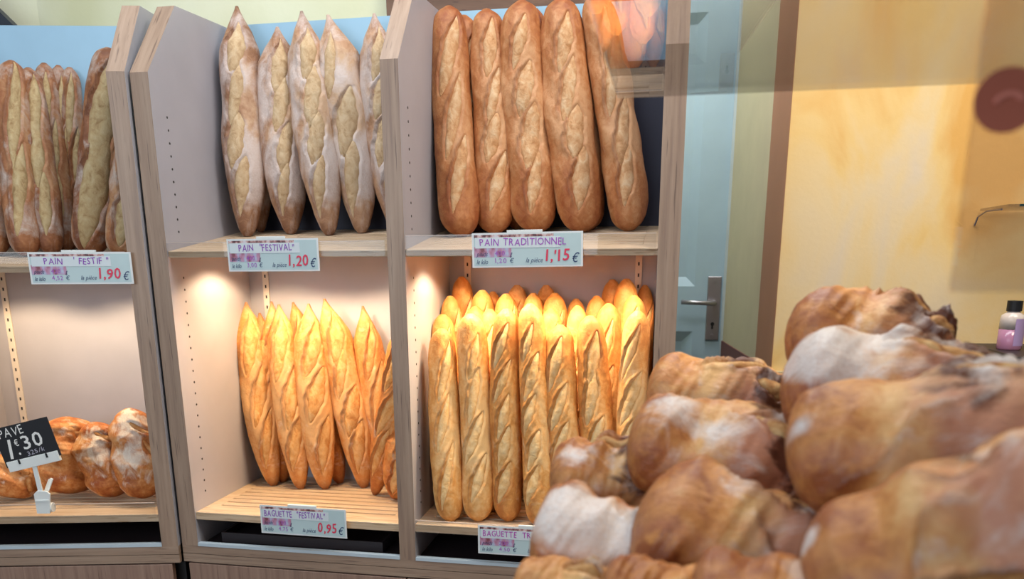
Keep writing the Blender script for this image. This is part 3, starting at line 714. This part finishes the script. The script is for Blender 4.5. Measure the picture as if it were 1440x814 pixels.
GH = EZ + 0.1762
gl = empty('glass_shelf', (0.5, 0.6, 0)); tag(gl, 'horizontal glass shelf above the counter at the top right, mirroring the shelves', 'glass shelf')
gx0, gx1 = -0.064, 1.35
MB().box(gx0 - 0.5, gx1 - 0.5, 0.02 - 0.6, 0.975 - 0.6, GH, GH + 0.006).build('glass_pane', M_glass, gl)
MB().lathe([(0.014, CT - 0.004), (0.014, GH)], (0.53, 0.30 - 0.03, 0), 20).build('shelf_post', M_steel, gl)
MB().lathe([(0.014, CT - 0.004), (0.014, GH)], (0.53, -0.30, 0), 20).build('shelf_post', M_steel, gl)
# upright side pane with a red reflection painted as a disc at the right edge
gp = at(1378, 114, 0.50)
sp = empty('glass_side_panel', (gp[0], 0.50, 0)); tag(sp, 'small glass panel hanging under the glass shelf at right with a red painted reflection', 'glass panel')
MB().box(0.0, 0.10, 0.0, 0.006, EZ - 0.018, GH - 0.001).build('glass_pane', glass('side_glass', (0.88, 0.87, 0.90, 1), 1.5), sp)
sc_ = at(1418, 140, 0.498)
st = MB().lathe([(0.0165, 0), (0.0165, 0.0006)], n=40).build('red_reflection', plain('red_reflection_paint', '#b5624c', 0.5), sp)  # disc painted as a blurred red reflection in the glass
st.rotation_euler = (math.pi / 2, 0, 0); st.location = (sc_[0] - gp[0], -0.0002, sc_[2])
arc = [(0.007 * math.cos(t) + 0.001, -0.0009, 0.006 * math.sin(t) - 0.003) for t in np.linspace(0.5, 2.9, 14)]
ao = MB().tube(arc, 0.0016, 8).build('reflection_stroke', plain('pink_reflection_paint', '#e08a78', 0.5), sp); ao.location = st.location  # lighter stroke of the painted reflection

G = 'large country loaves heaped on the counter'
def country(l_px, r_px, dpx, Yl, Yr, label, seed, scores, flour=(), thick=0.86, up=0.75, **kw):
    P0 = at(l_px[0], l_px[1], Yl); P1 = at(r_px[0], r_px[1], Yr)
    w = dpx * m_per_px((P0 + P1) / 2); L = np.linalg.norm(P1 - P0)
    sc = [(s, f, L * a, w * b, g) for s, f, a, b, g in scores]
    kw.setdefault('lump', 0.12)
    o = make_loaf('country_loaf', 'rustic', P0, P1, w, w * thick, prof='blunt', face=(EYE - (P0 + P1) / 2) * 1.0 + np.array([0, 0, up * 0.8]),
                  scores=sc, seed=seed, ear=0.010, groove=0.006, bulge=0.012, nu=150, nv=100, flour_spots=flour, score_name='torn_crust', **kw)
    tag(o, label, 'bread', G)
country((1106, 464), (1338, 500), 126, 0.97, 0.96, 'furthest country loaf at the top of the right-hand heap, ragged dark right end', 301, [(0.66, -0.9, 0.2, 0.10, -0.2), (0.86, -0.3, 0.12, .12, .3)], rag=0.16, bend=-0.006, burns=[(0.80, -0.6, 0.05, 1.2)], folds=[(-0.9, 1.0, .3, 1.1, .008)])
country((1100, 534), (1500, 596), 172, 0.85, 0.83, 'country loaf with a thick white flour patch and torn dark crust, second in right heap', 302, [(0.52, -0.5, 0.22, 0.12, 0.12), (0.80, -0.1, 0.2, 0.14, -0.2)], [(0.12, -0.3, 0.05, 1.25), (0.26, -0.7, 0.035, 1.1)], rag=0.08, burns=[(0.5, -0.9, 0.04, 1.0), (0.75, -0.6, 0.06, 1.2), (0.62, 0.1, .04, .9)], folds=[(-0.6, 1.6, .25, 1.0, .010), (0.2, 1.0, .4, 1.0, .006)])
country((1106, 640), (1580, 600), 212, 0.69, 0.66, 'smooth golden country loaf, third in the right-hand heap', 303, [(0.66, -0.6, 0.22, 0.08, 0.3)], [(0.7, -0.8, .03, .4), (0.05, 0.0, .012, .7)], burns=[(0.6, -0.9, 0.06, 1.0)], folds=[(0.1, -2.2, 0.05, .6, .007), (-0.8, 1.2, .4, 1.0, .007)])
country((1146, 850), (1660, 660), 275, 0.53, 0.50, 'nearest country loaf, blurred, in the lower right corner', 304, [(0.45, 0.9, 0.22, 0.06, 0.3)], [(0.08, -0.4, .010, .9)], burns=[(0.6, -1.0, .06, .8)], folds=[(0.1, -2.4, 0.05, .6, .008), (-0.5, 1.4, .3, 1.0, .006)])
country((912, 540), (1130, 580), 108, 1.06, 1.05, 'furthest country loaf of the middle row, in front of the right oak post', 305, [(0.52, -0.6, 0.22, 0.10, -0.2), (0.80, -0.1, 0.16, 0.16, 0.2)], rag=0.13, burns=[(0.85, -0.3, 0.045, 1.3), (0.55, -0.7, .025, 1.0)], folds=[(-0.5, 1.2, .25, 1.1, .009)])
country((886, 610), (1172, 676), 155, 0.86, 0.85, 'country loaf with floury left end in the middle row, second from back', 306, [(0.74, -0.2, 0.24, 0.15, 0.2)], [(0.2, -0.5, .035, .75), (0.4, 0.0, .02, .6)], rag=0.08, burns=[(0.85, 0.2, 0.05, 1.2), (0.62, -0.9, .03, 1.0)], folds=[(-0.4, 1.4, .4, 1.1, .012), (0.6, -0.6, .2, .8, .005)])
country((894, 726), (1250, 850), 200, 0.70, 0.69, 'golden country loaf with a dark tear, front of the middle row', 307, [(0.70, -0.9, 0.18, 0.10, -0.1)], [(0.3, -0.6, .03, .35)], burns=[(0.60, -0.85, 0.025, 1.4), (0.85, -0.6, .04, 1.0)], folds=[(-0.5, 1.0, .05, .7, .012), (0.35, 1.4, .35, 1.0, .010)])
country((774, 668), (942, 676), 112, 0.87, 0.88, 'small country loaf with blackened right end, back of the left row', 308, [(0.60, -0.7, 0.24, 0.10, -0.15), (0.84, 0.1, .16, .14, .2)], [(0.22, -0.2, .02, .7)], rag=0.14, burns=[(0.88, -0.5, .045, 1.5), (0.8, .3, .04, 1.1)], folds=[(-0.3, 1.4, .3, 1.1, .008)])
country((750, 746), (966, 800), 152, 0.72, 0.72, 'country loaf with a big white flour patch at the left, middle of left row', 309, [(0.76, -0.4, 0.22, 0.12, 0.2)], [(0.28, 0.0, .05, 1.25)], rag=0.09, burns=[(0.85, 0.1, .05, 1.3)], folds=[(-0.5, 1.4, .45, 1.1, .010), (-1.1, 0.3, -0.1, .4, .008)])
country((720, 828), (880, 854), 108, 0.64, 0.64, 'country loaf cut by the bottom edge at the far left of the heap', 310, [(0.6, -0.4, 0.2, 0.10, 0.2)])
country((846, 836), (1000, 850), 120, 0.58, 0.58, 'small pale country loaf at the bottom edge below the floury one', 311, [(0.6, 0.6, 0.2, 0.08, 0.2)])
country((968, 852), (1180, 870), 175, 0.54, 0.54, 'pale country loaf at the bottom edge in front of the middle row', 312, [(0.6, 0.6, 0.2, 0.08, 0.2)])

SZ = EZ - 0.335
tag(MB().box(0.05, 1.3, 1.60, 1.975, 0, SZ).build('side_cabinet', M_tray, bevel=0.003), 'low dark cabinet under the yellow wall, glimpsed between the two heaps', 'cabinet')
rb = at(1128, 568, 1.70); rbx = empty('red_box', (rb[0], 1.70, SZ), 0.3)
tag(rbx, 'small red box on the dark cabinet, glimpsed between the two heaps of loaves', 'box')
MB().box(-0.035, 0.035, -0.03, 0.03, 0, 0.075).build('carton', plain('red_card', '#b83a28', 0.5), rbx, bevel=0.002)
MB().box(-0.036, 0.036, -0.031, 0.031, 0.075, 0.082).build('lid', M_black, rbx, bevel=0.002)
# ------------------------------------------------------------------ bottle, shelves on the yellow wall
bs = at(1392, 487, 1.86)
BZ = at(1418, 491, 1.86)[2]
sh = MB().box(bs[0], bs[0] + 0.55, 1.72, 1.985, BZ - 0.022, BZ)
tag(sh.build('wall_shelf', M_tray, bevel=0.002), 'dark shelf on the yellow wall under the pink bottle', 'shelf')
bc = at(1418, 491, 1.86); k = m_per_px(bc)
bt = empty('bottle', (bc[0], 1.86, BZ)); tag(bt, 'small clear bottle of pink liquid with a black cap on the dark shelf', 'bottle')
r = 15.5 * k
mp = NT('pink_liquid'); b_ = mp.bsdf(Roughness=0.15); b_.inputs['Base Color'].default_value = hexc('#d79ac0'); b_.inputs['Transmission Weight'].default_value = 0.35
MB().lathe([(r * .9, 0.0), (r, 0.003), (r, 28 * k)], n=28).build('liquid', mp.m, bt, smooth=True)
MB().lathe([(r * 1.0, 28.2 * k), (r * 1.0, 42 * k), (r * .92, 47 * k), (r * .55, 51 * k), (r * .5, 53 * k)], n=28).build('bottle_shoulder', plain('clear_plastic', '#ded0c8', 0.2), bt, smooth=True)
MB().lathe([(r * .62, 53 * k), (r * .62, 67 * k)], n=28).build('cap', M_black, bt)
lb = MB(); nn = 10
for i in range(nn + 1):
    a = math.radians(-95 + 85 * i / nn); lb.v += [((r + .0008) * math.cos(a), (r + .0008) * math.sin(a), 6 * k), ((r + .0008) * math.cos(a), (r + .0008) * math.sin(a), 43 * k)]
for i in range(nn): lb.f.append((2 * i, 2 * i + 2, 2 * i + 3, 2 * i + 1)); lb.mi.append(0)
lb.build('bottle_label', plain('lilac_label', '#b59ac8', 0.5), bt)
gs = at(1371, 297, 1.995)
g2 = empty('glass_wall_shelf', (gs[0], 1.9, gs[2])); tag(g2, 'thin glass shelf on the yellow wall above the pink bottle', 'glass shelf')
MB().box(0.01, 0.5, -0.06, 0.094, 0, 0.005).build('glass_pane', M_glass, g2)
MB().box(0.03, 0.5, -0.0615, -0.06, 0, 0.005).build('front_edge', M_glass_edge, g2)
MB().tube([(0.004, 0.098, -0.03), (0.006, 0.09, -0.012), (0.012, 0.06, -0.002), (0.02, 0.0, -0.002)], 0.0018, 8).build('bracket', M_steel, g2)

# ------------------------------------------------------------------ price tags
_txt = {}
def glyphs(s, shear=0.0):
    key = (s, shear)
    if key in _txt: return _txt[key]
    cu = bpy.data.curves.new('tmp', 'FONT'); cu.body = s; cu.shear = shear; cu.resolution_u = 2
    ob = bpy.data.objects.new('tmp', cu); COL.objects.link(ob)
    dg = bpy.context.evaluated_depsgraph_get(); ev = ob.evaluated_get(dg); me = ev.to_mesh()
    V = np.array([v.co[:2] for v in me.vertices]) if len(me.vertices) else np.zeros((0, 2)); F = [tuple(p.vertices) for p in me.polygons]
    ev.to_mesh_clear(); bpy.data.objects.remove(ob); bpy.data.curves.remove(cu)
    _txt[key] = (V, F); return V, F
class Board:                                  # a flat card: u to the right, v up, in metres, on plane through P
    def __init__(s, root, w, h): s.root, s.w, s.h = root, w, h
    def rect(s, name, u0, u1, v0, v1, y, mat, th=0.0006):
        w, h = s.w, s.h
        return MB().box((u0 - .5) * w, (u1 - .5) * w, -y - th, -y, (v0 - .5) * h, (v1 - .5) * h).build(name, mat, s.root)
    def text(s, name, body, u0, u1, v0, v1, y, mat, shear=0.0, jit=0.0, bold=0.0, seed=0, rise=0.0):
        r_ = rng(seed); w, h = s.w, s.h; mb = MB(); pts = []; fs = []
        if jit:
            x = 0.0
            for ch in body:
                if ch == ' ': x += 0.42; continue
                V, F = glyphs(ch, shear)
                if not len(V): continue
                W_ = V[:, 0].max() - V[:, 0].min(); a = r_.uniform(-jit, jit); c_, s_ = math.cos(a), math.sin(a)
                Vc = V - [V[:, 0].min(), 0]; Vc = Vc * [1, r_.uniform(1 - jit * .5, 1 + jit * .8)]
                Vc = np.stack([Vc[:, 0] * c_ - Vc[:, 1] * s_ + x, Vc[:, 0] * s_ + Vc[:, 1] * c_ + r_.uniform(-jit, jit) * .35], -1)
                o = sum(len(p) for p in pts); pts.append(Vc); fs += [tuple(i + o for i in f) for f in F]; x += W_ + 0.13
            V = np.vstack(pts)
        else:
            V, fs = glyphs(body, shear)
        mn, mx = V.min(0), V.max(0); sz = np.maximum(mx - mn, 1e-6)
        U = (V - mn) / sz
        uu = (u0 + U[:, 0] * (u1 - u0) - .5) * w; vv = (v0 + U[:, 1] * (v1 - v0) + rise * U[:, 0] - .5) * h
        mb.v = [(a, -y, b) for a, b in zip(uu, vv)]; mb.f = [tuple(f) for f in fs]; mb.mi = [0] * len(fs)
        if bold:
            n0 = len(mb.v)
            for kb, (dx, dz) in enumerate(((bold, 0), (0, bold), (bold, bold)), 1):
                o = len(mb.v); mb.v += [(a + dx, -y - 0.00006 * kb, b + dz) for a, _, b in mb.v[:n0]]; mb.f += [tuple(i + o for i in f) for f in fs]; mb.mi += [0] * len(fs)
        return mb.build(name, mat, s.root)
M_card = plain('white_card', '#e9eef0', 0.4)
M_cardblue = plain('pale_blue_print', '#c3dade', 0.45)
M_band = plain('white_band', '#dfeaf0', 0.45)
def photo_print():
    t = NT('printed_bread_photo'); b = t.bsdf(Roughness=0.45)
    n = t.noise(t.coord((90, 90, 60)), 1.0, 3, 0.5)
    t.l(t.ramp(n, [(0.36, hexc('#5a3038')), (0.46, hexc('#a87878')), (0.56, hexc('#d6b4b0')), (0.68, hexc('#d8d0d8'))]), b.inputs['Base Color']); return t.m
def photo_fade():
    t = NT('printed_photo_lower'); b = t.bsdf(Roughness=0.45)
    n = t.noise(t.coord((60, 60, 40)), 1.0, 2, 0.5)
    t.l(t.ramp(n, [(0.36, hexc('#8a4a58')), (0.48, hexc('#c08aa8')), (0.58, hexc('#b9aed0')), (0.7, hexc('#b4d0e0'))]), b.inputs['Base Color']); return t.m
M_photo, M_photo2 = photo_print(), photo_fade()
M_purple = plain('purple_ink', '#9440be', 0.5); M_magenta = plain('magenta_ink', '#c03abc', 0.5); M_red = plain('red_ink', '#e8385c', 0.5)
M_navy = plain('navy_ink', '#2c4474', 0.5); M_violet = plain('violet_ink', '#ac55c8', 0.5); M_chalk = plain('chalk_white', '#f2f2f0', 0.8); M_slate = plain('black_slate', '#12121a', 0.55)
def price_tag(c_px, w_px, h_px, loc, basis, label, title, poids, kilo, price, roll=0.0, title_u=(0.12, 0.72), tmat=None, piece=True, stamp=None, kilo_unit='€', clipu=(0.33, 0.64)):
    root = empty('price_tag', loc)
    Rm = Matrix.Identity(4)
    bx, by = basis
    for i in range(3): Rm[i][0], Rm[i][1], Rm[i][2], Rm[i][3] = bx[i], by[i], (0, 0, 1)[i], loc[i]
    root.matrix_world = Rm @ Matrix.Rotation(roll, 4, 'Y')
    tag(root, label, 'price tag', 'shelf price tags')
    k = m_per_px(loc); B = Board(root, w_px * k, h_px * k)
    B.rect('card', 0, 1, 0, 1, 0.0, M_card, 0.0012)
    B.rect('printed_background', 0.018, 0.982, 0.05, 0.95, 0.0012, M_cardblue, 0.0002)
    B.rect('printed_photo', 0.02, 0.74, 0.86, 0.945, 0.0014, M_photo, 0.0002)
    B.rect('printed_photo', 0.02, 0.36, 0.30, 0.60, 0.0014, M_photo2, 0.0002)
    B.rect('title_band', 0.03, 0.80, 0.56, 0.87, 0.0016, M_band, 0.0002)
    B.text('handwritten_title', title, title_u[0], title_u[1], 0.61, 0.85, 0.0020, tmat or M_purple, jit=0.10, bold=0.00012, seed=len(title))
    B.text('printed_text', 'poids', 0.04, 0.145, 0.29, 0.46, 0.0020, M_navy, shear=0.35)
    B.text('printed_text', 'le kilo', 0.04, 0.145, 0.10, 0.24, 0.0020, M_navy, shear=0.35)
    if piece: B.text('printed_text', 'la pièce', 0.49, 0.645, 0.09, 0.27, 0.0020, M_navy, shear=0.35)
    if poids: B.text('handwritten_weight', poids, 0.21, 0.30, 0.34, 0.48, 0.0020, M_violet, jit=0.08, seed=3)
    B.text('printed_text', 'g', 0.345, 0.37, 0.28, 0.42, 0.0020, M_navy, shear=0.35)
    if kilo: B.text('handwritten_kilo_price', kilo, 0.21, 0.315, 0.10, 0.27, 0.0020, M_violet, jit=0.08, seed=4)
    B.text('printed_text', kilo_unit, 0.345, 0.385, 0.13, 0.27, 0.0020, M_navy, shear=0.2)
    if price:
        B.text('handwritten_price', price, 0.67, 0.88, 0.11, 0.50, 0.0020, M_red, shear=0.12, jit=0.07, bold=0.0007, seed=5)
        B.text('printed_text', '€', 0.905, 0.97, 0.12, 0.40, 0.0020, M_navy, shear=0.3)
    if stamp: B.text('stamped_text', stamp, 0.42, 0.86, 0.32, 0.44, 0.0020, M_navy, shear=0.4, jit=0.25, seed=9, rise=-0.10)
    w, h = B.w, B.h
    MB().box((clipu[0] - .5) * w, (clipu[1] - .5) * w, -0.0014, 0.004, 0.5 * h - 0.002, 0.5 * h + 0.0045).build('clip', M_white, root, bevel=0.0006)
    return root
BX = ((1, 0, 0), (0, 1, 0))
tf = D - 0.0085
price_tag(None, 138, 44.5, at(384, 358.5, tf), BX, 'price tag for the pointed floured loaves, reading PAIN "FESTIVAL" 1,20 euro', 'PAIN  "FESTIVAL"', '400', '3,00', '1,20', roll=-0.004, title_u=(0.13, 0.74))
price_tag(None, 158, 47.5, at(741, 351, tf), BX, 'price tag for the brown loaves, reading PAIN TRADITIONNEL 1,15 euro', 'PAIN TRADITIONNEL', '400', '1,20', "1,'15", roll=-0.012, title_u=(0.07, 0.85), tmat=M_violet, clipu=(0.32, 0.64))
price_tag(None, 129, 42, at(426.5, 733, tf), BX, 'price tag on the lower middle shelf, reading BAGUETTE "FESTIVAL" 0,95 euro', 'BAGUETTE  "FESTIVAL"', '200', '4,75', '0,95', roll=0.006, title_u=(0.05, 0.76), clipu=(0.33, 0.66))
price_tag(None, 146, 42.5, at(743.5, 762, tf), BX, 'price tag on the lower right shelf, reading BAGUETTE TRADITION, half hidden by a loaf', 'BAGUETTE  TRADITION', '200', '4,50', None, roll=0.0, title_u=(0.05, 0.80), tmat=M_magenta, clipu=(0.40, 0.74))
price_tag(None, 142, 43.5, at_c1(114, 377, -0.0085), ((C1X[0], C1X[1], 0), (C1N[0], C1N[1], 0)), 'price tag on the upper left shelf, reading PAIN "FESTIF" 1,90 euro', "PAIN   ' FESTIF \"", '420', '4,52', '1,90', roll=0.0, title_u=(0.15, 0.78), clipu=(0.33, 0.66))
# black slate price board in a white clip holder on the lower guard of the turned cabinet
bl = at_c1(38, 622, -0.018)
br = empty('price_board', tuple(bl)); Rm = Matrix.Identity(4)
for i in range(3): Rm[i][0], Rm[i][1], Rm[i][2], Rm[i][3] = C1X[i], C1N[i], (0, 0, 1)[i], bl[i]
br.matrix_world = Rm
tag(br, 'black slate price board reading PAVE 1€30 in a white clip stand, lower left shelf', 'price board')
k = m_per_px(bl); W_, H_ = 80 * k, 57 * k; B = Board(br, W_, H_)
ROLLB = Matrix.Rotation(math.radians(-13), 4, 'Y')
parts = [B.rect('slate', 0, 1, 0, 1, 0, M_slate, 0.0016)]
parts.append(B.text('chalk_word', 'PAVE', 0.08, 0.52, 0.71, 0.95, 0.0019, M_chalk, jit=0.12, seed=2, rise=0.03))
parts.append(B.text('chalk_price', '1', 0.13, 0.235, 0.19, 0.66, 0.0019, M_chalk, shear=0.2, bold=0.0009))
parts.append(B.text('chalk_price', '€', 0.29, 0.36, 0.47, 0.64, 0.0019, M_chalk, bold=0.0004))
parts.append(B.text('chalk_price', '.', 0.30, 0.335, 0.24, 0.30, 0.0019, M_chalk, bold=0.0004))
parts.append(B.text('chalk_price', '30', 0.42, 0.78, 0.34, 0.70, 0.0019, M_chalk, jit=0.06, bold=0.0009))
parts.append(B.text('chalk_note', '325/k', 0.44, 0.76, 0.17, 0.29, 0.0019, plain('chalk_grey', '#b9b6c6', 0.8), jit=0.1, seed=6, rise=0.04))
parts.append(MB().box(-0.47 * W_, 0.46 * W_, -0.004, 0.004, -0.62 * H_, -0.36 * H_ - 0.012 * 0).build('holder_bar', M_white, br, bevel=0.0008))
for u in (-0.24, 0.26):
    parts.append(MB().box(u * W_ - 0.002, u * W_ + 0.002, -0.0052, -0.004, -0.47 * H_, -0.36 * H_).build('holder_slot', M_black, br))
for p_ in parts: p_.matrix_local = ROLLB
def loc_(px, py, dd): q = at_c1(px, py, dd); v = Rm.inverted() @ Vector(q); return np.array(v)
a, b = loc_(48, 655, -0.020), loc_(57, 690, -0.020)
MB().poly_prism([(a[0] - .005, -0.002, a[2]), (a[0] + .005, -0.002, a[2]), (b[0] + .004, -0.002, b[2]), (b[0] - .006, -0.002, b[2])],
                [(a[0] - .005, 0.001, a[2]), (a[0] + .005, 0.001, a[2]), (b[0] + .004, 0.001, b[2]), (b[0] - .006, 0.001, b[2])]).build('stem', M_white, br)
c0 = loc_(58, 692, -0.02); c1_ = loc_(62, 722, -0.02)
MB().poly_prism([(c0[0] - .017, -0.004, c0[2] - .004), (c0[0] - .008, -0.004, c0[2] + .004), (c0[0] + .012, -0.004, c0[2] + .003), (c0[0] + .02, -0.004, c0[2] - .004), (c1_[0] + .014, -0.004, c1_[2]), (c1_[0] - .015, -0.004, c1_[2])],
                [(c0[0] - .017, 0.0, c0[2] - .004), (c0[0] - .008, 0.0, c0[2] + .004), (c0[0] + .012, 0.0, c0[2] + .003), (c0[0] + .02, 0.0, c0[2] - .004), (c1_[0] + .014, 0.0, c1_[2]), (c1_[0] - .015, 0.0, c1_[2])]).build('clip_front', M_white, br, bevel=0.001)
MB().box(c0[0] - .014, c0[0] + .016, -0.006, -0.004, c0[2] - .021, c0[2] - .018).build('clip_ridge', M_white, br)
cyl = MB().lathe([(0.011, 0), (0.011, 0.030)], n=20).build('clip_roll', M_white, br, smooth=False)
cyl.rotation_euler = (0, math.pi / 2, 0); cyl.location = (c0[0] - .013, 0.008, c1_[2] + 0.012)
d0, d1 = loc_(64, 692, -0.012), loc_(70, 674, 0.0)
MB().poly_prism([(d0[0] - .005, d0[1], d0[2]), (d0[0] + .007, d0[1], d0[2] + .001), (d1[0] + .007, d1[1], d1[2]), (d1[0] + .002, d1[1], d1[2] + .003), (d1[0] - .004, d1[1], d1[2])],
                [(d0[0] - .005, d0[1] + .004, d0[2]), (d0[0] + .007, d0[1] + .004, d0[2] + .001), (d1[0] + .007, d1[1] + .004, d1[2]), (d1[0] + .002, d1[1] + .004, d1[2] + .003), (d1[0] - .004, d1[1] + .004, d1[2])]).build('clip_lever', M_white, br, bevel=0.001)
